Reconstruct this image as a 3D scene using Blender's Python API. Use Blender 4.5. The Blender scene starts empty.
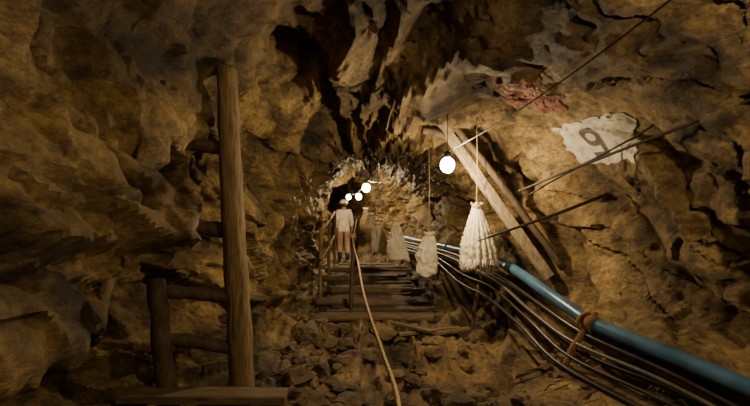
import bpy, math, random
import numpy as np
from mathutils import Vector, Matrix
from mathutils.bvhtree import BVHTree
random.seed(7); np.random.seed(7)
scene=bpy.context.scene
COL=scene.collection

# ---------------------------------------------------------------- materials
def newmat(name):
    m=bpy.data.materials.new(name); m.use_nodes=True
    nt=m.node_tree; b=nt.nodes['Principled BSDF']
    return m,nt,b
def N(nt,t,**kw):
    n=nt.nodes.new(t)
    for k,v in kw.items():
        if k in n.inputs: n.inputs[k].default_value=v
        else: setattr(n,k,v)
    return n
def ramp(nt,stops):
    r=nt.nodes.new('ShaderNodeValToRGB'); e=r.color_ramp.elements
    e[0].position=stops[0][0]; e[0].color=(*stops[0][1],1)
    e[1].position=stops[-1][0]; e[1].color=(*stops[-1][1],1)
    for p,c in stops[1:-1]:
        q=e.new(p); q.color=(*c,1)
    return r
def simple(name,c1,c2,scale=8,rough=.7,bump=.3,dist=.02,stretch=(1,1,1),metal=0,trans=0):
    m,nt,b=newmat(name); L=nt.links.new
    tc=N(nt,'ShaderNodeTexCoord'); mp=N(nt,'ShaderNodeMapping'); mp.inputs['Scale'].default_value=stretch
    L(tc.outputs['Object'],mp.inputs[0])
    n=N(nt,'ShaderNodeTexNoise',Scale=scale,Detail=8.0,Roughness=.65); L(mp.outputs[0],n.inputs['Vector'])
    r=ramp(nt,[(.3,c1),(.7,c2)]); L(n.outputs[0],r.inputs[0]); L(r.outputs[0],b.inputs['Base Color'])
    bp=N(nt,'ShaderNodeBump',Strength=bump,Distance=dist); L(n.outputs[0],bp.inputs['Height']); L(bp.outputs[0],b.inputs['Normal'])
    b.inputs['Roughness'].default_value=rough; b.inputs['Metallic'].default_value=metal
    if trans:
        t=N(nt,'ShaderNodeBsdfTranslucent'); L(r.outputs[0],t.inputs[0]); mx=N(nt,'ShaderNodeMixShader'); mx.inputs[0].default_value=trans
        out=[q for q in nt.nodes if q.type=='OUTPUT_MATERIAL'][0]
        L(b.outputs[0],mx.inputs[1]); L(t.outputs[0],mx.inputs[2]); L(mx.outputs[0],out.inputs[0])
    return m
def rockmat(name,dark,mid,light,rough=.66,bumpd=.035):
    m,nt,b=newmat(name); L=nt.links.new
    tc=N(nt,'ShaderNodeTexCoord'); OB=tc.outputs['Object']
    n1=N(nt,'ShaderNodeTexNoise',Scale=.9,Detail=10.0,Roughness=.66); L(OB,n1.inputs['Vector'])
    r1=ramp(nt,[(.36,dark),(.5,mid),(.64,light)]); L(n1.outputs[0],r1.inputs[0])
    n2=N(nt,'ShaderNodeTexNoise',Scale=17.0,Detail=10.0,Roughness=.78); L(OB,n2.inputs['Vector'])
    r2=ramp(nt,[(.34,(.30,.28,.26)),(.5,(.85,.83,.8)),(.64,(1.4,1.35,1.25))]); L(n2.outputs[0],r2.inputs[0])
    mu=N(nt,'ShaderNodeMixRGB',blend_type='MULTIPLY'); mu.inputs[0].default_value=.9
    L(r1.outputs[0],mu.inputs[1]); L(r2.outputs[0],mu.inputs[2])
    mp=N(nt,'ShaderNodeMapping'); mp.inputs['Scale'].default_value=(1,.9,1.7); mp.inputs['Rotation'].default_value=(.45,.2,0)
    L(OB,mp.inputs[0])
    n4=N(nt,'ShaderNodeTexNoise',Scale=2.1,Detail=8.0,Roughness=.66); L(mp.outputs[0],n4.inputs['Vector'])
    r4=ramp(nt,[(.38,(.22,.17,.14)),(.5,(.95,.93,.9)),(.68,(1.15,1.1,1.0))]); L(n4.outputs[0],r4.inputs[0])
    mu2=N(nt,'ShaderNodeMixRGB',blend_type='MULTIPLY'); mu2.inputs[0].default_value=.9
    L(mu.outputs[0],mu2.inputs[1]); L(r4.outputs[0],mu2.inputs[2]); L(mu2.outputs[0],b.inputs['Base Color'])
    n3=N(nt,'ShaderNodeTexNoise',Scale=5.0,Detail=13.0,Roughness=.74); L(mp.outputs[0],n3.inputs['Vector'])
    v=N(nt,'ShaderNodeTexVoronoi',Scale=7.0); L(mp.outputs[0],v.inputs['Vector'])
    mm=N(nt,'ShaderNodeMath',operation='MULTIPLY'); L(v.outputs['Distance'],mm.inputs[0]); mm.inputs[1].default_value=-.2
    ad=N(nt,'ShaderNodeMath',operation='ADD'); L(n3.outputs[0],ad.inputs[0]); L(mm.outputs[0],ad.inputs[1])
    bp=N(nt,'ShaderNodeBump',Strength=1.0,Distance=bumpd*2.2); L(ad.outputs[0],bp.inputs['Height']); L(bp.outputs[0],b.inputs['Normal'])
    rr=ramp(nt,[(.38,(rough-.22,)*3),(.62,(rough+.14,)*3)]); L(n2.outputs[0],rr.inputs[0]); L(rr.outputs[0],b.inputs['Roughness'])
    b.inputs['Specular IOR Level'].default_value=.4
    return m
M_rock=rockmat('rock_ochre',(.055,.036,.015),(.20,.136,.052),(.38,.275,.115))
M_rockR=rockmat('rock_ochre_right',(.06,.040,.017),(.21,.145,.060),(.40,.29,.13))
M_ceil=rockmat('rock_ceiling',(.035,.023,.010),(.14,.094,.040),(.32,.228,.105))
M_floor=rockmat('muddy_floor',(.045,.029,.012),(.145,.095,.040),(.27,.18,.08))
M_rub=rockmat('rubble_stone',(.045,.030,.014),(.12,.082,.038),(.22,.155,.072))
M_wood=simple('old_timber',(.06,.036,.014),(.27,.18,.075),scale=7,stretch=(5,5,.6),bump=.7,dist=.03,rough=.75)
M_beam=simple('sawn_beam',(.12,.09,.05),(.36,.285,.17),scale=7,stretch=(3,3,1),bump=.5,dist=.02,rough=.75)
M_woodd=simple('dark_timber',(.025,.015,.008),(.10,.062,.03),scale=7,stretch=(3,3,1),bump=.5,dist=.03,rough=.8)
M_plank=simple('step_plank',(.05,.033,.016),(.18,.122,.057),scale=6,stretch=(.8,5,5),bump=.5,dist=.02,rough=.8)
M_rope=simple('hemp_rope',(.26,.18,.08),(.48,.35,.18),scale=60,bump=.6,dist=.01,rough=.9)
M_pipe=simple('blue_pipe_paint',(.020,.062,.112),(.055,.138,.225),scale=4,stretch=(1,1,1),bump=.1,rough=.33)
M_rust=simple('rusty_clamp',(.09,.04,.015),(.22,.11,.045),scale=20,bump=.5,rough=.8,metal=.2)
M_hose=simple('black_hose',(.010,.009,.008),(.035,.03,.025),scale=10,bump=.1,rough=.36)
M_hoseg=simple('grey_hose',(.05,.042,.034),(.11,.093,.075),scale=10,bump=.1,rough=.4)
M_steel=simple('dark_steel_rod',(.02,.014,.01),(.06,.04,.026),scale=30,bump=.3,rough=.6,metal=.4)
M_sack=simple('sack_cloth',(.50,.43,.31),(.84,.78,.64),scale=5,bump=.6,dist=.03,rough=.95,trans=.4)
M_fib=simple('pale_fibre',(.52,.46,.33),(.88,.82,.66),scale=22,stretch=(3,3,.3),bump=.7,dist=.02,rough=.95,trans=.35)
M_white=simple('white_paint',(.26,.23,.175),(.54,.50,.42),scale=7,bump=.4,rough=.7)
M_black=simple('black_paint',(.03,.02,.012),(.08,.055,.03),scale=9,bump=.3,rough=.7)
M_red=simple('red_paint',(.085,.028,.015),(.17,.047,.028),scale=6,bump=.7,dist=.05,rough=.8)
M_jkt=simple('white_coverall',(.50,.44,.36),(.80,.74,.64),scale=6,bump=.4,dist=.02,rough=.9)
M_trs=simple('work_trousers',(.32,.20,.13),(.48,.32,.22),scale=6,bump=.4,dist=.02,rough=.9)
M_boot=simple('rubber_boots',(.015,.012,.01),(.04,.03,.025),rough=.5)
M_skin=simple('skin',(.32,.17,.10),(.42,.24,.15),rough=.6,bump=.05)
M_hair=simple('dark_hair',(.01,.008,.006),(.03,.02,.015),rough=.7)
M_helm=simple('helmet_plastic',(.70,.66,.55),(.85,.8,.7),rough=.35,bump=.02)
M_sock=simple('bakelite_socket',(.01,.01,.01),(.03,.03,.03),rough=.4)
def emit(name,c,s):
    m,nt,b=newmat(name); b.inputs['Base Color'].default_value=(1,.9,.7,1)
    b.inputs['Emission Color'].default_value=(*c,1); b.inputs['Emission Strength'].default_value=s
    return m
M_bulb=emit('lit_bulb',(1,.86,.60),100)

# ---------------------------------------------------------------- noise
def h(ix,iy,iz,seed):
    v=(ix.astype(np.int64)*73856093)^(iy.astype(np.int64)*19349663)^(iz.astype(np.int64)*83492791)^(seed*2654435)
    v=v&0xffffffff; v=((v^(v>>15))*0x2c1b3c6d)&0xffffffff; v=((v^(v>>12))*0x297a2d39)&0xffffffff; v=v^(v>>15)
    return v/4294967295.0
def vnoise(P,seed):
    ip=np.floor(P); f=P-ip; f=f*f*(3-2*f); ip=ip.astype(np.int64); out=0
    for a in (0,1):
        for b in (0,1):
            for c in (0,1):
                w=(f[:,0] if a else 1-f[:,0])*(f[:,1] if b else 1-f[:,1])*(f[:,2] if c else 1-f[:,2])
                out=out+w*h(ip[:,0]+a,ip[:,1]+b,ip[:,2]+c,seed)
    return out*2-1
def fbm(P,scale,oct,seed):
    o=0;a=1;s=1/scale
    for i in range(oct):
        o=o+a*vnoise(P*s+i*17.3,seed+i); a*=.5; s*=2.03
    return o
def tetra(P,scale,seed,an=(1,1,1)):
    """continuous noise made of flat facets with crisp creases"""
    rs=np.random.RandomState(seed); q,_=np.linalg.qr(rs.randn(3,3))
    p=(P/scale*np.array(an))@q+rs.rand(3)*30
    ip=np.floor(p).astype(np.int64); f=p-ip
    o=np.argsort(-f,axis=1); fs=np.take_along_axis(f,o,1)
    cur=ip.copy(); r=np.arange(len(p))
    v=h(cur[:,0],cur[:,1],cur[:,2],seed)*(1-fs[:,0])
    for k in range(3):
        cur[r,o[:,k]]+=1
        nx=fs[:,k+1] if k<2 else 0
        v=v+h(cur[:,0],cur[:,1],cur[:,2],seed)*(fs[:,k]-nx)
    return v*2-1
def facet(P,scale,seed,an=(1,1,1)):
    p=P/scale*np.array(an); ip=np.floor(p).astype(np.int64)
    best=np.full(len(p),1e9); val=np.zeros(len(p))
    for a in (-1,0,1):
        for b in (-1,0,1):
            for c in (-1,0,1):
                ci=(ip[:,0]+a,ip[:,1]+b,ip[:,2]+c)
                r=[h(*ci,seed+k) for k in range(3)]
                d=np.stack([p[:,k]-ci[k]-r[k] for k in range(3)],1)
                d2=(d**2).sum(1); m=d2<best
                g=[h(*ci,seed+5+k)*2-1 for k in range(3)]
                v=d[:,0]*g[0]+d[:,1]*g[1]+d[:,2]*g[2]+(h(*ci,seed+9)-.5)*.7
                val=np.where(m,v,val); best=np.where(m,d2,best)
    return val*scale

# ---------------------------------------------------------------- the tunnel shell
SEC={
-3.0:[(-.6,0),(-1.5,0),(-1.9,.5),(-2.0,1.1),(-1.9,1.7),(-1.8,2.5),(-1.2,3.5),(.3,4.0),(1.7,3.7),(2.3,2.9),(2.5,1.8),(2.6,.9),(1.9,.1),(.6,0)],
1.0:[(-.6,0),(-1.6,0),(-2.4,.5),(-2.6,1.05),(-1.5,1.32),(-1.6,2.4),(-1.3,3.5),(.3,4.0),(1.9,3.8),(2.7,2.9),(2.95,1.8),(3.3,.8),(2.1,.1),(.6,0)],
2.5:[(-.6,.05),(-1.6,.1),(-2.6,.5),(-2.8,1.0),(-1.42,1.22),(-1.6,2.1),(-1.5,3.2),(.3,4.0),(2.0,3.7),(2.7,2.8),(2.95,1.8),(3.4,.8),(2.2,.12),(.6,0)],
3.2:[(-.6,.05),(-1.8,.1),(-2.7,.5),(-2.8,1.1),(-1.26,1.40),(-1.36,2.1),(-1.4,3.1),(.3,3.9),(1.9,3.5),(2.6,2.7),(2.8,1.8),(3.2,.8),(2.1,.15),(.6,0)],
3.6:[(-.6,.05),(-1.9,.15),(-2.7,.6),(-2.9,1.25),(-2.3,1.75),(-1.6,2.4),(-1.4,3.2),(.2,3.8),(1.8,3.4),(2.45,2.7),(2.65,1.8),(3.0,.8),(2.0,.15),(.6,0)],
4.6:[(-.6,.05),(-1.7,.15),(-2.2,.6),(-2.5,1.3),(-2.3,1.9),(-1.75,2.6),(-1.1,3.6),(.2,3.7),(1.6,3.3),(2.3,2.6),(2.5,1.8),(2.55,.8),(1.7,.15),(.5,0)],
5.4:[(-.55,.03),(-1.3,.15),(-1.8,.6),(-1.95,1.3),(-1.8,1.9),(-1.6,2.7),(-1.0,4.2),(.1,3.3),(1.3,3.05),(2.1,2.6),(2.4,1.8),(2.3,.8),(1.6,.2),(.5,0)],
6.4:[(-.5,.03),(-1.1,.12),(-1.5,.6),(-1.65,1.3),(-1.6,1.9),(-1.45,2.6),(-.8,3.2),(.1,2.95),(1.0,2.85),(1.8,2.5),(2.2,1.8),(2.1,.8),(1.5,.2),(.5,0)],
7.6:[(-.5,.0),(-1.1,.1),(-1.4,.6),(-1.5,1.3),(-1.45,1.9),(-1.3,2.4),(-.8,2.75),(.1,2.8),(.8,2.65),(1.4,2.35),(1.8,1.8),(1.8,.8),(1.3,.15),(.5,0)],
9.5:[(-.5,.15),(-1.1,.25),(-1.45,.7),(-1.5,1.3),(-1.4,1.9),(-1.2,2.35),(-.7,2.65),(-.05,2.72),(.5,2.6),(1.05,2.3),(1.4,1.8),(1.45,.9),(1.2,.4),(.5,.15)],
11:[(-.6,.35),(-1.15,.4),(-1.45,.7),(-1.55,1.3),(-1.4,1.9),(-1.2,2.35),(-.7,2.7),(-.15,2.8),(.35,2.65),(.8,2.3),(1.1,1.8),(1.2,1.0),(1.0,.5),(.4,.35)],
13.3:[(-.7,.25),(-1.2,.3),(-1.5,.6),(-1.6,1.2),(-1.5,1.8),(-1.3,2.4),(-.8,2.85),(-.3,2.95),(.2,2.75),(.6,2.35),(.85,1.8),(.9,1.0),(.7,.4),(.1,.25)],
17:[(-1.0,.2),(-1.5,.25),(-1.8,.6),(-1.9,1.2),(-1.8,1.8),(-1.6,2.4),(-1.2,2.95),(-.7,3.1),(-.2,2.9),(.15,2.4),(.35,1.8),(.4,1.0),(.2,.4),(-.4,.2)],
23:[(-1.9,.2),(-2.3,.25),(-2.7,.6),(-2.8,1.2),(-2.7,1.8),(-2.5,2.3),(-2.1,2.9),(-1.6,3.1),(-1.2,2.9),(-.9,2.4),(-.8,1.8),(-.8,1.0),(-.9,.4),(-1.3,.2)],
}
ys=np.concatenate([np.arange(-3,1.5,.16),np.arange(1.5,6.6,.022),np.arange(6.6,10,.035),np.arange(10,16,.07),np.arange(16,23.01,.25)])
keys=sorted(SEC); K=np.array([SEC[k] for k in keys]) # k,14,2
SPS=34; NT=14*SPS; NY=len(ys)
C=np.zeros((NY,14,2))
for i in range(14):
    for j in range(2): C[:,i,j]=np.interp(ys,keys,K[:,i,j])
tt=np.arange(NT)/SPS; i1=tt.astype(int); f=(tt-i1)[None,:,None]
p0,p1,p2,p3=C[:,(i1-1)%14],C[:,i1%14],C[:,(i1+1)%14],C[:,(i1+2)%14]
Q=.5*((2*p1)+(-p0+p2)*f+(2*p0-5*p1+4*p2-p3)*f**2+(-p0+3*p1-3*p2+p3)*f**3)
G=np.zeros((NY,NT,3)); G[:,:,0]=Q[:,:,0]; G[:,:,2]=Q[:,:,1]; G[:,:,1]=ys[:,None]
dt=np.roll(G,-1,1)-np.roll(G,1,1); dy=np.gradient(G,axis=0)
nrm=np.cross(dt,dy); nrm/=np.linalg.norm(nrm,axis=2,keepdims=True)+1e-9
cen=G.mean(1,keepdims=True); sgn=np.sign(((G-cen)*nrm).sum(2,keepdims=True).mean()); nrm*=sgn  # outward
P=G.reshape(-1,3); nv=nrm.reshape(-1,3)
tf=np.tile(tt,NY)
cw=np.interp(np.abs(tf-7),[0,1.6,2.3],[.30,.40,1])   # fewer hanging steps on the roof
warp=np.stack([fbm(P,.8,3,40+k*7) for k in range(3)],1)*.05
W=P+warp
sx=np.tanh(W[:,0]*1.2)
Wt=W.copy(); Wt[:,2]=W[:,2]-.45*W[:,1]*sx*1.0
d=.12*fbm(P,1.7,2,1)
d+=.27*tetra(Wt,1.15,11,(1,.8,1.3))
d+=.18*tetra(Wt,.62,12,(1,.75,1.4))
d+=.090*tetra(Wt,.31,13,(1,.8,1.4))
d+=.044*tetra(Wt,.15,14,(1,.8,1.4))
d+=.018*tetra(Wt,.075,15)
d+=.24*facet(Wt,1.0,23,(1,.65,1.6))*cw
d+=.20*facet(Wt,.42,35,(1,.7,1.6))*cw
d+=.12*facet(Wt,.17,47,(1,.8,1.4))*cw
cr=fbm(Wt*np.array([1,.6,1.5]),1.1,3,91); d+=.12*np.exp(-(cr/.045)**2)*np.maximum(cw,.5)
dg_=d.reshape(NY,NT)
sm=.84*dg_+.08*(np.roll(dg_,1,1)+np.roll(dg_,-1,1)); e_=sm.copy(); e_[1:-1]=.84*sm[1:-1]+.08*(sm[2:]+sm[:-2]); d=e_.reshape(-1)
fl=np.minimum(np.abs(tf),np.abs(14-tf))
am=np.clip((fl-.9)/.9,0,1); am=am*am*(3-2*am); am=.34+.66*am
yy=P[:,1]; am*=np.interp(yy,[-3,7.5,9.5,23],[1,1,.85,.85])
am*=1-.88*np.exp(-(((P-np.array([2.3,4.95,2.55]))/np.array([.85,.8,.5]))**2).sum(1))
P2=P+nv*(d*am)[:,None]
# a bench cut into the right wall where the water pipe and hoses run
pipe=[(3.00,2.7,.50),(2.75,3.2,.56),(2.45,3.9,.64),(2.08,4.62,.74),(1.90,5.3,.91),(1.74,6.2,1.07),(1.57,7.2,1.12),(1.22,9,1.10),(.74,11.5,1.06),(.45,13.2,1.05)]
pa=np.array(pipe); pX=np.interp(P2[:,1],pa[:,1],pa[:,0]); pZ=np.interp(P2[:,1],pa[:,1],pa[:,2])
rz=P2[:,2]-pZ; band=np.clip((rz+.42)/.12,0,1)*np.clip((.42-rz)/.25,0,1)*((tf>9.2)&(tf<13.2))*(P2[:,1]>2.2)*(P2[:,1]<12.5)
need=np.maximum(0,pX+.13+.05*fbm(P,.3,2,5)-P2[:,0]); P2[:,0]+=need*band
low=((tf>11.2)&(tf<13.4))*(P2[:,1]>2.4)*(P2[:,1]<8); lim=pZ-.44-.35*np.clip((pX-P2[:,0]-.4),0,1)
P2[:,2]-=np.maximum(0,P2[:,2]-lim)*low*(P2[:,0]<pX+.1)*.9
P2=P2.reshape(NY,NT,3)
vl=[tuple(v) for v in P2.reshape(-1,3)]
fc=[]
for a in range(NY-1):
    for b in range(NT):
        b2=(b+1)%NT
        fc.append((a*NT+b,a*NT+b2,(a+1)*NT+b2,(a+1)*NT+b))
BV=BVHTree.FromPolygons(vl,fc)
def part(name,t0,t1,mat):
    n0=int(t0*SPS); n1=int(t1*SPS); idx=[k%NT for k in range(n0,n1+1)]
    V=P2[:,idx]; n=len(idx); vv=V.reshape(-1,3)
    ai,bi=np.meshgrid(np.arange(NY-1),np.arange(n-1),indexing='ij'); q=(ai*n+bi).ravel()
    F=np.stack([q,q+n,q+n+1,q+1],1)
    me=bpy.data.meshes.new(name); me.vertices.add(len(vv)); me.vertices.foreach_set('co',vv.ravel())
    me.loops.add(len(F)*4); me.loops.foreach_set('vertex_index',F.ravel().astype(np.int32))
    me.polygons.add(len(F)); me.polygons.foreach_set('loop_start',(np.arange(len(F))*4).astype(np.int32))
    me.polygons.foreach_set('use_smooth',np.ones(len(F),bool))
    me.update(calc_edges=True); me.validate(); me.materials.append(mat)
    me.set_sharp_from_angle(angle=math.radians(24))
    o=bpy.data.objects.new(name,me); COL.objects.link(o); return o
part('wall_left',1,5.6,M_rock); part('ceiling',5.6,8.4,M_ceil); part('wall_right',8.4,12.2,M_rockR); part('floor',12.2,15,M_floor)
def capw(name,row):
    pts=[Vector(p) for p in P2[row]]; c=sum(pts,Vector())/len(pts)
    v=[tuple(p) for p in pts]; n=len(v); f=[]
    rings=[v]
    for k in (.75,.5,.25):
        rings.append([tuple(c+(p-c)*k+Vector((0,random.uniform(-.12,.12),0))) for p in pts])
    vv=[x for r in rings for x in r]+[tuple(c)]
    for r in range(3):
        for i in range(n): f.append((r*n+i,r*n+(i+1)%n,(r+1)*n+(i+1)%n,(r+1)*n+i))
    for i in range(n): f.append((3*n+i,3*n+(i+1)%n,4*n))
    me=bpy.data.meshes.new(name); me.from_pydata(vv,[],f); me.materials.append(M_rock)
    o=bpy.data.objects.new(name,me); COL.objects.link(o)
capw('wall_end',-1); capw('wall_back',0)
def floor_z(x,y,z=1.6):
    r=BV.ray_cast(Vector((x,y,z)),Vector((0,0,-1))); return r[0].z if r[0] else 0
def ceil_z(x,y,z=1.9):
    r=BV.ray_cast(Vector((x,y,z)),Vector((0,0,1))); return r[0].z if r[0] else 3

# ---------------------------------------------------------------- generic builders
def mesh_obj(name,v,f,mats,parent=None,smooth=True,mi=None):
    me=bpy.data.meshes.new(name); me.from_pydata([tuple(x) for x in v],[],f); 
    for m in (mats if isinstance(mats,(list,tuple)) else [mats]): me.materials.append(m)
    if smooth:
        for p in me.polygons: p.use_smooth=True
    if mi:
        for p,k in zip(me.polygons,mi): p.material_index=k
    me.update()
    o=bpy.data.objects.new(name,me); COL.objects.link(o)
    if parent: o.parent=parent
    return o
def empty(name):
    o=bpy.data.objects.new(name,None); o.empty_display_size=.1; COL.objects.link(o); return o
def spline(pts,n=8):
    pts=[Vector(p) for p in pts]; out=[]
    for i in range(len(pts)-1):
        a=pts[max(i-1,0)];b=pts[i];c=pts[i+1];d=pts[min(i+2,len(pts)-1)]
        for k in range(n):
            t=k/n; out.append(.5*((2*b)+(-a+c)*t+(2*a-5*b+4*c-d)*t*t+(-a+3*b-3*c+d)*t**3))
    out.append(pts[-1]); return out
def tube_geo(path,r,seg=10,wob=0,twist=0):
    path=[Vector(p) for p in path]; n=len(path)
    rr=r if isinstance(r,(list,tuple)) else [r]*n
    v=[];f=[]; up=Vector((0,0,1)); T0=(path[1]-path[0]).normalized()
    if abs(T0.z)>.8: up=Vector((0,1,0))
    side=T0.cross(up).normalized()
    for i,p in enumerate(path):
        T=(path[min(i+1,n-1)]-path[max(i-1,0)]).normalized()
        side=(side-T*side.dot(T)).normalized(); u=T.cross(side)
        for k in range(seg):
            a=2*math.pi*k/seg
            q=rr[i]*(1+wob*math.sin(3*a+i*.5)*.5+random.uniform(-wob,wob)*.5)
            if twist: q*=1+.22*math.cos(3*(a+i*twist))
            v.append(p+side*math.cos(a)*q+u*math.sin(a)*q)
    for i in range(n-1):
        for k in range(seg):
            f.append((i*seg+k,i*seg+(k+1)%seg,(i+1)*seg+(k+1)%seg,(i+1)*seg+k))
    f.append(tuple(range(seg))[::-1]); f.append(tuple((n-1)*seg+k for k in range(seg)))
    return v,f
def tube(name,path,r,mat,parent=None,**k):
    v,f=tube_geo(path,r,**k); return mesh_obj(name,v,f,mat,parent)
def log(name,a,b,r,mat,parent=None,bend=.02,r2=None,seg=14,n=26):
    a=Vector(a);b=Vector(b); r2=r2 or r; ax=(b-a); s=ax.cross(Vector((.3,1,.2))).normalized()
    ph=random.uniform(0,6)
    path=[a+ax*(i/n)+s*bend*math.sin(i/n*math.pi*1.3+ph*.2)+Vector((math.sin(i*.9+ph),math.cos(i*.7),0))*.0035 for i in range(n+1)]
    rr=[(r+(r2-r)*i/n)*(1+.05*math.sin(i*.8+ph)) for i in range(n+1)]
    rr[0]*=.93; rr[-1]*=.93
    return tube(name,path,rr,mat,parent,seg=seg,wob=.05)
def plank(name,c,ux,uy,uz,sx,sy,sz,mat,parent=None,n=12,rough=.006):
    c=Vector(c);ux=Vector(ux).normalized();uz=Vector(uz); uz=(uz-ux*uz.dot(ux)).normalized(); uy=uz.cross(ux)
    prof=[(-1,-.8),(-.9,-1),(.9,-1),(1,-.8),(1,.8),(.9,1),(-.9,1),(-1,.8)]
    v=[];f=[]
    for i in range(n+1):
        t=(i/n-.5)*sx; j=random.uniform(-rough,rough)
        for (a,b) in prof: v.append(c+ux*t+uy*(a*sy/2+random.uniform(-rough,rough)*.6)+uz*(b*sz/2+j*.5))
    for i in range(n):
        for k in range(8): f.append((i*8+k,i*8+(k+1)%8,(i+1)*8+(k+1)%8,(i+1)*8+k))
    f.append(tuple(range(8))[::-1]); f.append(tuple(n*8+k for k in range(8)))
    return mesh_obj(name,v,f,mat,parent,smooth=False)

# ---------------------------------------------------------------- left timber frame
fr=empty('timber_support_frame')
pp=spline([(-1.19,4.3,.10),(-1.22,4.3,.9),(-1.27,4.3,1.7),(-1.30,4.3,2.4),(-1.33,4.3,3.12)],9); n=len(pp)
rr=[(.112-.022*i/(n-1))*(1+.04*math.sin(i*1.1)) for i in range(n)]; rr[-1]*=.85
tube('main_post',pp,rr,M_wood,fr,seg=20,wob=.04)
log('short_post',(-1.70,4.02,.12),(-1.85,4.02,1.26),.085,M_woodd,fr,r2=.075)
log('rail_1',(-1.90,4.12,1.12),(-1.15,4.32,1.06),.055,M_woodd,fr)
log('rail_2',(-1.80,4.12,.72),(-1.12,4.34,.58),.06,M_woodd,fr)
log('rail_3',(-2.15,4.20,1.74),(-1.25,4.38,1.66),.07,M_woodd,fr)
log('rail_4',(-1.95,4.25,2.44),(-1.25,4.38,2.40),.065,M_woodd,fr)
plank('foot_board',(-1.38,3.90,.335),(1,.03,-.02),0,(0,0,1),1.32,.22,.07,M_plank,fr)
for i,x in enumerate((-1.95,-.85)): log(f'foot_block_{i+1}',(x,3.90,floor_z(x,3.9,.9)-.05),(x,3.90,.31),.075,M_woodd,fr,n=8)

# ---------------------------------------------------------------- stairs
st=empty('wooden_stairs')
steps=[(7.6,.13),(8.3,.22),(9.0,.30),(9.8,.38),(10.6,.46)]
for i,(y,z) in enumerate(steps):
    xl,xr=-.92-.02*i,1.02-.09*i
    cx=(xl+xr)/2; w=xr-xl; sl=random.uniform(-.02,.02)
    log(f'riser_log_{i+1}',(xl-.1,y,z-.06+sl),(xr+.1,y+random.uniform(-.12,.12),z-.06-sl),.07,M_plank,st,bend=.025)
    plank(f'riser_board_{i+1}',(cx,y+.03,z-.16),(1,0,0),0,(0,0,1),w,.05,.26,M_woodd,st)
    for k in range(3):
        plank(f'tread_{i+1}_{k+1}',(cx+random.uniform(-.12,.12),y+.17+k*.23,z-.02+random.uniform(-.02,.02)),(1,random.uniform(-.07,.07),random.uniform(-.02,.02)),0,(0,0,1),w-random.uniform(.05,.45),.20,.045,random.choice([M_plank,M_woodd,M_woodd]),st,rough=.014)
    plank(f'fill_{i+1}',(cx,y+.4,z-.15),(1,0,0),0,(0,0,1),w-.1,.74,.22,M_floor,st)
hr=empty('stair_handrail')
for i,(y,z) in enumerate([(8.35,.2),(9.9,.36),(11.3,.4)]):
    log(f'rail_post_{i+1}',(-.93,y,floor_z(-.93,y)-.05),(-.95,y,z+1.28),.032,M_wood,hr,seg=8)
log('top_rail',(-.94,8.2,1.44),(-.96,11.5,1.66),.028,M_wood,hr,seg=8)
log('mid_rail',(-.94,8.3,.92),(-.96,11.4,1.12),.024,M_woodd,hr,seg=8)

rh=empty('rope_handrail')
path=[(.02,1.5,.86),(.115,2.3,.90),(.05,3.1,.93),(-.03,3.8,.97),(-.12,4.7,1.04),(-.215,6.0,1.15),(-.32,7.2,1.25),(-.38,8.0,1.33)]
tube('rope',spline(path,60),.0125,M_rope,rh,seg=9,twist=.35)
tube('rope_far',spline([(-.38,8.0,1.33),(-.40,9.4,1.36),(-.42,11.0,1.52)],40),.013,M_rope,rh,seg=9,twist=.35)
for i,(x,y,z) in enumerate([(-.38,8.0,1.40),(-.42,11.0,1.60),(.02,1.5,.95)]):
    log(f'rope_post_{i+1}',(x,y+.03,floor_z(x,y)-.05),(x,y+.03,z),.035,M_woodd,rh,seg=9)
    tube(f'rope_knot_{i+1}',[(x+.05*math.cos(a*.7),y+.03+.05*math.sin(a*.7),z-.09+a*.004) for a in range(20)],.013,M_rope,rh,seg=7)

# ---------------------------------------------------------------- blue pipe
bp_=empty('blue_water_pipe')
s1=spline(pipe[:4],10); tube('pipe_near',s1,.070,M_pipe,bp_,seg=22)
s2=spline(pipe[3:],10); tube('pipe_far',s2,.064,M_pipe,bp_,seg=22)
def collar(p,q,r,L,name,mat):
    p=Vector(p);q=(Vector(q)-p).normalized()
    tube(name,[p-q*L,p-q*L*.98,p,p+q*L*.98,p+q*L],[r*.85,r,r,r,r*.85],mat,bp_,seg=22)
collar(pipe[3],pipe[4],.088,.06,'flange_1',M_rust)
collar(s1[12],s1[13],.078,.035,'band_1',M_pipe)
collar(s2[20],s2[21],.076,.05,'coupling_1',M_pipe); collar(s2[38],s2[39],.076,.06,'coupling_2',M_pipe)
c=Vector(pipe[3])
tube('tie_strap',[c+Vector((-.02,0,0))+Vector((math.cos(a)*.10,math.sin(a*.2)*.03,math.sin(a)*.10)) for a in [k*.4 for k in range(32)]],.013,M_rust,bp_,seg=7)
for i,(x,y,z) in enumerate([pipe[3],pipe[1],pipe[6],pipe[7],pipe[8]]):
    bx=x-(.28 if i==0 else .1)
    log(f'pipe_stake_{i+1}',(bx,y,floor_z(bx,y,z-.1)-.05),(x+.03,y,z-.05 if i else z+.12),.032,M_rust if i==0 else M_woodd,bp_,seg=9)
hs=empty('hose_bundle')
for k in range(6):
    off=[(-.08,-.12),(-.16,-.19),(-.10,-.26),(-.24,-.28),(-.30,-.38),(-.04,-.19)][k]
    pts=[]
    for i,(x,y,z) in enumerate(pipe):
        q=1 if i<7 else .6
        pts.append((x+off[0]*q+random.uniform(-.015,.015),y,z+off[1]*q-.025*math.sin(i*1.7+k)*q))
    tube(f'hose_{k+1}',spline(pts,10),[.020,.018,.022,.016,.018,.013][k],M_hoseg if k in(1,5) else M_hose,hs,seg=10)

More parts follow.
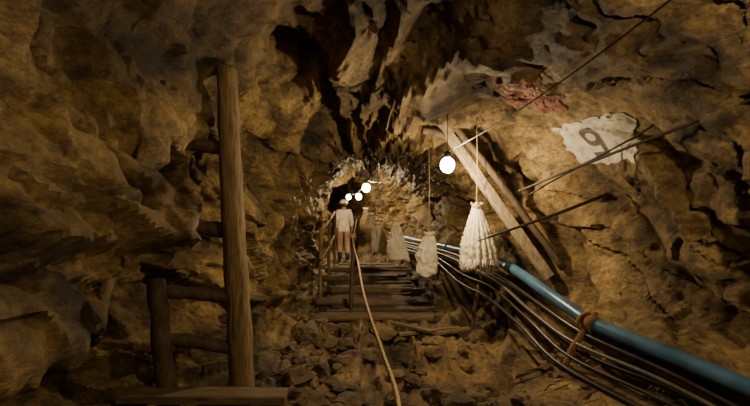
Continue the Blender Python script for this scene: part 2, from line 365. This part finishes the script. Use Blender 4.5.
# ---------------------------------------------------------------- sticks, props, rods
e=empty('leaning_timber_prop'); a=Vector((.86,6.40,2.98)); b=Vector((2.16,5.95,.98))
plank('beam',(a+b)/2,b-a,0,(.2,-1,.2),(b-a).length,.12,.09,M_beam,e,n=20,rough=.008)
log('rear_pole',(.98,6.35,3.0),(2.34,5.9,1.10),.045,M_woodd,e)
log('wedge',(.62,6.3,2.85),(1.05,6.4,2.75),.05,M_woodd,e)
e=empty('steel_rock_bolt'); log('rod',(2.95,2.6,2.85),(1.66,5.5,2.02),.014,M_steel,e,seg=8); log('rod_lower',(2.5,4.3,2.62),(1.75,5.4,1.98),.010,M_steel,e,seg=8)
e=empty('steel_rock_bolt'); tube('rod',[(2.55,5.25,2.0),(1.9,5.05,1.78),(1.2,5,1.55),(1.06,5,1.5)],[.019,.018,.012,.003],M_steel,e,seg=8)
e=empty('steel_rock_bolt'); log('rod',(.12,5.6,2.75),(.42,5.3,3.55),.018,M_steel,e,seg=8)
e=empty('loose_planks')
for k in range(6):
    x=.30+.22*k; y=6.9+random.uniform(-.45,.45); a=random.uniform(-.9,.6)
    plank(f'board_{k+1}',(x,y,floor_z(x,y)+.05),(math.cos(a),math.sin(a),random.uniform(-.08,.12)),0,(0,.1,1),random.uniform(.5,.95),.12,.04,M_plank,e)

# ---------------------------------------------------------------- painted marks, lying on the rock
def decal(name,c,u,v,proj,w,hh,mats,cls,nn=90):
    c=Vector(c);u=Vector(u).normalized();v=Vector(v).normalized();proj=Vector(proj).normalized()
    V=[];F=[];MI=[];idx={}
    for i in range(nn+1):
        for j in range(nn+1):
            s=(i/nn-.5);t=(j/nn-.5); o=c+u*s*w+v*t*hh
            r=BV.ray_cast(o-proj*1.2,proj)
            if r[0]: idx[(i,j)]=len(V); V.append(r[0]-proj*.012)
    for i in range(nn):
        for j in range(nn):
            q=[(i,j),(i+1,j),(i+1,j+1),(i,j+1)]
            if all(k in idx for k in q):
                m=cls((i+.5)/nn*2-1,(j+.5)/nn*2-1)
                pts=[V[idx[k]] for k in q]
                if m is not None and max((pts[0]-p).length for p in pts)<.16: F.append([idx[k] for k in q]); MI.append(m)
    return mesh_obj(name,V,F,mats,None,True,MI)
def n2(x,y,s): return float(vnoise(np.array([[x*s,y*s,3.3]]),5)[0])
def cls9(x,y):
    e=.12*n2(x,y,6)+.16*n2(x,y,2.3)
    if abs(x)+e>.92 or abs(y)+e*1.2>.86: return None
    if n2(x,y,9)+.6*n2(x,y,21)>1.0: return None
    dx,dy=(x-.0)*1.5,(y-.24); r=math.hypot(dx,dy)
    if .18<r<.40: return 1
    if .18<dx<.40 and -.80<dy<=0.02: return 1
    if dy<-.64 and dy>-.84 and -.25<dx<.38: return 1
    return 0
decal('painted_number_sign',(2.25,4.95,2.52),(0,-1,-.10),(-.25,.12,1),(1,.25,.35),1.15,.55,[M_white,M_black],cls9,120)
def clsr(x,y):
    e=.3*n2(x,y,5)+.25*n2(x,y,2)
    return 0 if math.hypot(x,y)+e<.8 and n2(x,y,14)+.5*n2(x,y,33)<.3 else None
decal('red_paint_mark',(1.55,5.0,2.95),(0,-1,0),(-.6,0,.8),(.7,.1,.7),.9,.75,[M_red],clsr,100)

# ---------------------------------------------------------------- lamps
cable=[]
def lamp(x,y,z,power,r=.052,col=(1,.76,.44),name='festoon_lamp'):
    e=empty(name)
    V=[];F=[];seg=24
    prof=[(math.sin(k*math.pi/16),-math.cos(k*math.pi/16)*1.08) for k in range(13)]+[(.52,.92),(.42,1.0),(.37,1.1)]
    for (a,b) in prof:
        for k in range(seg): V.append((x+r*a*math.cos(k*2*math.pi/seg),y+r*a*math.sin(k*2*math.pi/seg),z+r*b))
    for i in range(len(prof)-1):
        for k in range(seg): F.append((i*seg+k,i*seg+(k+1)%seg,(i+1)*seg+(k+1)%seg,(i+1)*seg+k))
    mesh_obj('bulb_glass',V,F,M_bulb,e)
    tube('socket',[(x,y,z+r*1.0),(x,y,z+r*1.2),(x,y,z+r*1.7),(x,y,z+r*2.0)],[r*.4,r*.46,r*.46,r*.2],M_sock,e,seg=14)
    l=bpy.data.lights.new('lamp_light','POINT'); l.energy=power; l.color=col; l.shadow_soft_size=.04
    o=bpy.data.objects.new('lamp_light',l); o.location=(x,y,z-r*1.1-.045); COL.objects.link(o); o.parent=e
    cable.append(Vector((x,y,z+r*1.95)))
lamp(.9,-.4,3.4,90)  # unseen fill lamp, added behind the camera to brighten the near rock
lamp(1.95,1.7,3.25,170)  # unseen fill lamp, added out of frame to brighten the upper right wall
lamp(.86,5.7,2.35,175,r=.085)
lamp(-.22,12,2.28,130,r=.10,col=(1,.72,.37))
lamp(-.50,14.8,2.1,80,r=.09,col=(1,.72,.37))
lamp(-.99,18,2.12,90,r=.09,col=(1,.72,.37))
e=empty('lamp_cable')
for i in range(len(cable)-1):
    a,b=cable[i],cable[i+1]; L=(b-a).length
    tube(f'cable_{i+1}',[a+(b-a)*(k/24)-Vector((0,0,.028*L*4*(k/24)*(1-k/24))) for k in range(25)],.007,M_hose,e,seg=7)
for i,cc in enumerate(cable):
    tube(f'hanger_{i+1}',[cc,Vector((cc.x,cc.y,ceil_z(cc.x,cc.y,cc.z)+.02))],.005,M_hose,e,seg=6)

# ---------------------------------------------------------------- hanging sacks
def sack(x,y,zt,zb,wt,wb,kind,lean=0,name='hanging_sack',flat=.6):
    e=empty(name); seg=80; n=34; V=[]; F=[]; ph=random.uniform(0,6); H=zt-zb
    for i in range(n+1):
        t=i/n
        if kind=='fib': prof=wt+(wb-wt)*(1-(1-t)**1.7) if t<.75 else wt+(wb-wt)*(1-.25**1.7)+ (t-.75)*.05
        elif kind=='tri': prof=wt+(wb-wt)*t**.85
        else: prof=wt+(wb-wt)*min(1,(t/.6))**.8*(1-.12*max(0,t-.85)/.15)
        for k in range(seg):
            a=2*math.pi*k/seg
            if kind=='fib':
                fold=.20*math.sin(17*a+ph+t*1.5)+.06*math.sin(11*a+ph*2); R=prof*(1+fold*.8*min(1,.3+t))*(1+random.uniform(-.09,.09))
                cx_,cy_=math.cos(a)*R,math.sin(a)*R*flat
            else:
                ca,sa=math.cos(a),math.sin(a); q=1-.35*t
                cx_=prof*math.copysign(abs(ca)**q,ca); cy_=prof*flat*(1-.35*t)*math.copysign(abs(sa)**q,sa)
                pl=(1-t)**1.5*.25*math.sin(11*a+ph); cx_*=1+pl; cy_*=1+pl
            V.append([x+cx_+lean*t,y+cy_,zt-H*t])
            if t>.85:
                V[-1][2]+=(t-.85)/.15*H*(.05*math.sin(2*a+ph)+(random.uniform(-.09,.05) if kind=='fib' else .03*math.sin(5*a)))
    A=np.array(V)
    if kind!='fib':
        tcol=np.repeat(np.arange(n+1)/n,seg); g=np.stack([fbm(A,.16,3,200+int(ph*9)+k*5) for k in range(3)],1); 
        cr_=np.abs(fbm(A*np.array([1,1,.6]),.11,2,300)); g[:,1]+=(cr_-.3)*1.5
        A+=g*(.035*np.minimum(1,tcol*3))[:,None]*np.array([1,1,.6])
    V=[tuple(p) for p in A]
    for i in range(n):
        for k in range(seg): F.append((i*seg+k,i*seg+(k+1)%seg,(i+1)*seg+(k+1)%seg,(i+1)*seg+k))
    V.append((x+lean,y,zb+.04*H)); c=len(V)-1
    for k in range(seg): F.append((n*seg+k,n*seg+(k+1)%seg,c))
    mesh_obj('cloth_body',V,F,M_fib if kind=='fib' else M_sack,e)
    V2=[];F2=[]
    for i,(zz,rr_) in enumerate([(0,wt),(.02,wt*.8),(.05,wt*1.1),(.08,wt*1.3)]):
        for k in range(24):
            a=2*math.pi*k/24; q=rr_*(1+.2*math.sin(5*a+ph)); V2.append((x+q*math.cos(a),y+q*.8*math.sin(a),zt+zz*.8+(.015*math.sin(3*a) if i==3 else 0)))
    for i in range(3):
        for k in range(24): F2.append((i*24+k,i*24+(k+1)%24,(i+1)*24+(k+1)%24,(i+1)*24+k))
    mesh_obj('gathered_top',V2,F2,M_sack,e)
    tube('tie',[(x+wt*1.05*math.cos(a*.6),y+wt*.9*math.sin(a*.6),zt+.01+a*.001) for a in range(22)],.008,M_rope,e,seg=6)
    if kind=='fib':
        for k in range(150):
            a=random.uniform(0,6.28); R=wb*random.uniform(.75,1.08); L=random.uniform(.06,.19)
            p=Vector((x+R*math.cos(a)+lean,y+R*flat*math.sin(a),zb+.1))
            tube(f'strand_{k+1}',[p,p+Vector((random.uniform(-.01,.02),0,-L*.6)),p+Vector((random.uniform(-.03,.04),0,-L))],[.007,.006,.002],M_fib,e,seg=4)
    cz=ceil_z(x,y,zt+.1)
    tube('string',[(x,y,zt),(x+.01,y,(zt+cz)/2),(x,y,cz+.02)],.006,M_rope,e,seg=6)
sack(1.28,6.05,1.84,1.10,.055,.225,'fib',lean=.03,name='hanging_fibre_bundle')
sack(.84,7.5,1.38,.78,.07,.17,'bag',lean=-.03)
sack(.36,8.4,1.56,.90,.035,.22,'tri',lean=.05)
sack(.05,9.4,1.46,.92,.05,.16,'bag',lean=.03)
sack(-.08,10.4,1.62,1.10,.05,.15,'tri')
sack(-.22,11.4,1.72,1.28,.05,.13,'bag')

# ---------------------------------------------------------------- rubble
def rubble(name,n,region,rs):
    V=[];F=[]
    import bmesh
    for k in range(n):
        x,y=region(); z=floor_z(x,y); r=rs[0]+(rs[1]-rs[0])*random.random()**2
        if z>.5 or x>float(np.interp(y,pa[:,1],pa[:,0]))-.38: continue
        bm=bmesh.new(); bmesh.ops.create_icosphere(bm,subdivisions=2,radius=r)
        pts=np.array([v.co[:] for v in bm.verts]); off=np.random.rand(3)*50
        dd=facet(pts+off,r*1.1,3)*.5
        sc=np.array([1.2,random.uniform(.7,1.1),random.uniform(.5,.8)])
        b0=len(V); ang=random.uniform(0,6)
        for p,q in zip(pts,dd):
            p=p*(1+q/r)*sc; V.append((x+p[0]*math.cos(ang)-p[1]*math.sin(ang),y+p[0]*math.sin(ang)+p[1]*math.cos(ang),z+p[2]+r*.2))
        for f_ in bm.faces: F.append([b0+v.index for v in f_.verts])
        bm.free()
    mesh_obj(name,V,F,M_rub,None,smooth=False)
def regA():
    y=random.uniform(3.4,7.5); s=random.random()
    x=random.uniform(-1.1,-.3) if s<.38 else random.uniform(.7,2.0) if s<.8 else random.uniform(-.3,.7)
    return x,y
rubble('rock_rubble',360,regA,(.012,.15))

# ---------------------------------------------------------------- the miner
def skin(name,verts,edges,rad,root,mats,parent,lv=2,assign=None):
    me=bpy.data.meshes.new(name); me.from_pydata(verts,edges,[]); me.update()
    o=bpy.data.objects.new(name+'_tmp',me); COL.objects.link(o)
    s=o.modifiers.new('s','SKIN'); s.use_smooth_shade=True
    for i,r in enumerate(rad):
        r=r if isinstance(r,tuple) else (r,r)
        me.skin_vertices[0].data[i].radius=r; me.skin_vertices[0].data[i].use_root=(i==root)
    u=o.modifiers.new('u','SUBSURF'); u.levels=lv; u.render_levels=lv
    bpy.context.view_layer.update()
    dg=bpy.context.evaluated_depsgraph_get()
    m2=bpy.data.meshes.new_from_object(o.evaluated_get(dg)); m2.name=name
    bpy.data.objects.remove(o)
    m2.materials.clear()
    for m in mats: m2.materials.append(m)
    for p in m2.polygons:
        p.use_smooth=True
        if assign: p.material_index=assign(p.center)
        else: p.material_index=0
    o2=bpy.data.objects.new(name,m2); COL.objects.link(o2); o2.parent=parent; return o2
mn=empty('miner')
B=[(0,0,.95),(0,.0,1.10),(0,.02,1.25),(0,.03,1.40),(0,.03,1.50),(0,.05,1.58),
   (-.17,.03,1.43),(-.23,-.05,1.17),(-.22,.08,.95),
   (.17,.03,1.43),(.24,.03,1.17),(.25,.14,.97),
   (-.10,0,.90),(-.11,.12,.50),(-.11,.02,.12),(-.11,.03,.055),(-.12,.19,.045),
   (.10,0,.90),(.11,.02,.50),(.11,-.22,.17),(.11,-.24,.075),(.12,-.09,.045)]
E=[(0,1),(1,2),(2,3),(3,4),(4,5),(3,6),(6,7),(7,8),(3,9),(9,10),(10,11),(0,12),(12,13),(13,14),(14,15),(15,16),(0,17),(17,18),(18,19),(19,20),(20,21)]
R=[(.18,.14),(.18,.135),(.185,.13),(.175,.12),.07,.058, .085,.07,.05,.085,.07,.05,.11,.09,.065,.052,.042,.11,.09,.065,.052,.042]
def asg(c):
    if c.z<.24: return 2
    if abs(c.x)<.12 and c.z>1.50: return 3
    if c.z<.86 and abs(c.x)<.215: return 1
    return 0
skin('body',B,E,R,0,[M_jkt,M_trs,M_boot,M_skin],mn,2,asg)
for sd_,(hx,hy,hz) in ((-1,(-.22,.09,.93)),(1,(.25,.155,.95))):
    w=Vector((hx,hy,hz)); 
    palm=[w,w+Vector((0,.025,-.04)),w+Vector((0,.045,-.085))]
    skin('palm_'+('l' if sd_<0 else 'r'),[tuple(p) for p in palm],[(0,1),(1,2)],[(.028,.024),(.036,.018),(.036,.016)],0,[M_skin],mn,2)
    for k in range(4):
        b=palm[2]+Vector((0,-.027+.018*k,-.0)); L=[.03,.034,.032,.025][k]
        ff=[b+Vector((0,0,.02)),b+Vector((-sd_*.004,.004,-L)),b+Vector((-sd_*.02,.006,-L*1.8)),b+Vector((-sd_*.036,.006,-L*2.2))]
        skin(f'finger_{k+1}',[tuple(p) for p in ff],[(0,1),(1,2),(2,3)],[.009,.009,.008,.007],0,[M_skin],mn,1)
    b=palm[1]+Vector((-sd_*.01,.03,0))
    skin('thumb',[tuple(b),tuple(b+Vector((-sd_*.01,.03,-.03))),tuple(b+Vector((-sd_*.015,.035,-.06)))],[(0,1),(1,2)],[.012,.010,.008],0,[M_skin],mn,1)
def ball(name,c,s,mat,seg=24,rings=16,fn=None):
    V=[];F=[]
    for i in range(rings+1):
        th=math.pi*i/rings
        for k in range(seg):
            a=2*math.pi*k/seg; p=Vector((math.sin(th)*math.cos(a),math.sin(th)*math.sin(a),math.cos(th)))
            if fn: p=fn(p)
            V.append((c[0]+p.x*s[0],c[1]+p.y*s[1],c[2]+p.z*s[2]))
    for i in range(rings):
        for k in range(seg): F.append((i*seg+k,i*seg+(k+1)%seg,(i+1)*seg+(k+1)%seg,(i+1)*seg+k))
    return mesh_obj(name,V,F,mat,mn)
def headfn(p):
    q=p.copy()
    if p.z<0: q.x*=1-.28*(-p.z); q.y*=1-.1*(-p.z)
    if p.y>.7 and abs(p.x)<.25 and -.45<p.z<.1: q.y*=1.18
    return q
ball('head',(0,.06,1.665),(.077,.098,.118),M_skin,fn=headfn)
ball('hair',(0,.04,1.675),(.081,.092,.105),M_hair)
for s in (-1,1):
    ball('ear',(s*.08,.05,1.66),(.012,.022,.034),M_skin,seg=12,rings=8)
    ball('eye',(s*.03,.147,1.675),(.012,.010,.009),M_white,seg=10,rings=8)
    ball('pupil',(s*.03,.155,1.675),(.005,.005,.005),M_hair,seg=10,rings=8)
ball('mouth',(0,.145,1.605),(.022,.010,.006),M_red,seg=10,rings=8)
def helmfn(p):
    q=p.copy()
    if p.z<0: q.z=0
    return q
ball('helmet_shell',(0,.05,1.70),(.115,.135,.11),M_helm,fn=helmfn)
tube('helmet_brim',[(.122*math.cos(a),.05+.145*math.sin(a),1.70) for a in [k*math.pi/16 for k in range(33)]],.011,M_helm,mn,seg=8)
px,py=-.93,14.2
mn.location=(px,py,min(floor_z(px-.11,py+.05),floor_z(px+.11,py-.22))+.01); mn.rotation_euler=(0,0,.06)

# ---------------------------------------------------------------- camera & world
w=bpy.data.worlds.new('World'); scene.world=w; w.use_nodes=True
w.node_tree.nodes['Background'].inputs[0].default_value=(.02,.014,.008,1); w.node_tree.nodes['Background'].inputs[1].default_value=.3
cd=bpy.data.cameras.new('Camera'); cd.lens=23.04; cd.sensor_width=36; cd.clip_start=.05
cam=bpy.data.objects.new('Camera',cd); COL.objects.link(cam); cam.location=(0,0,1.9); cam.rotation_euler=(math.pi/2,0,0)
scene.camera=cam
print('miner',mn.location)
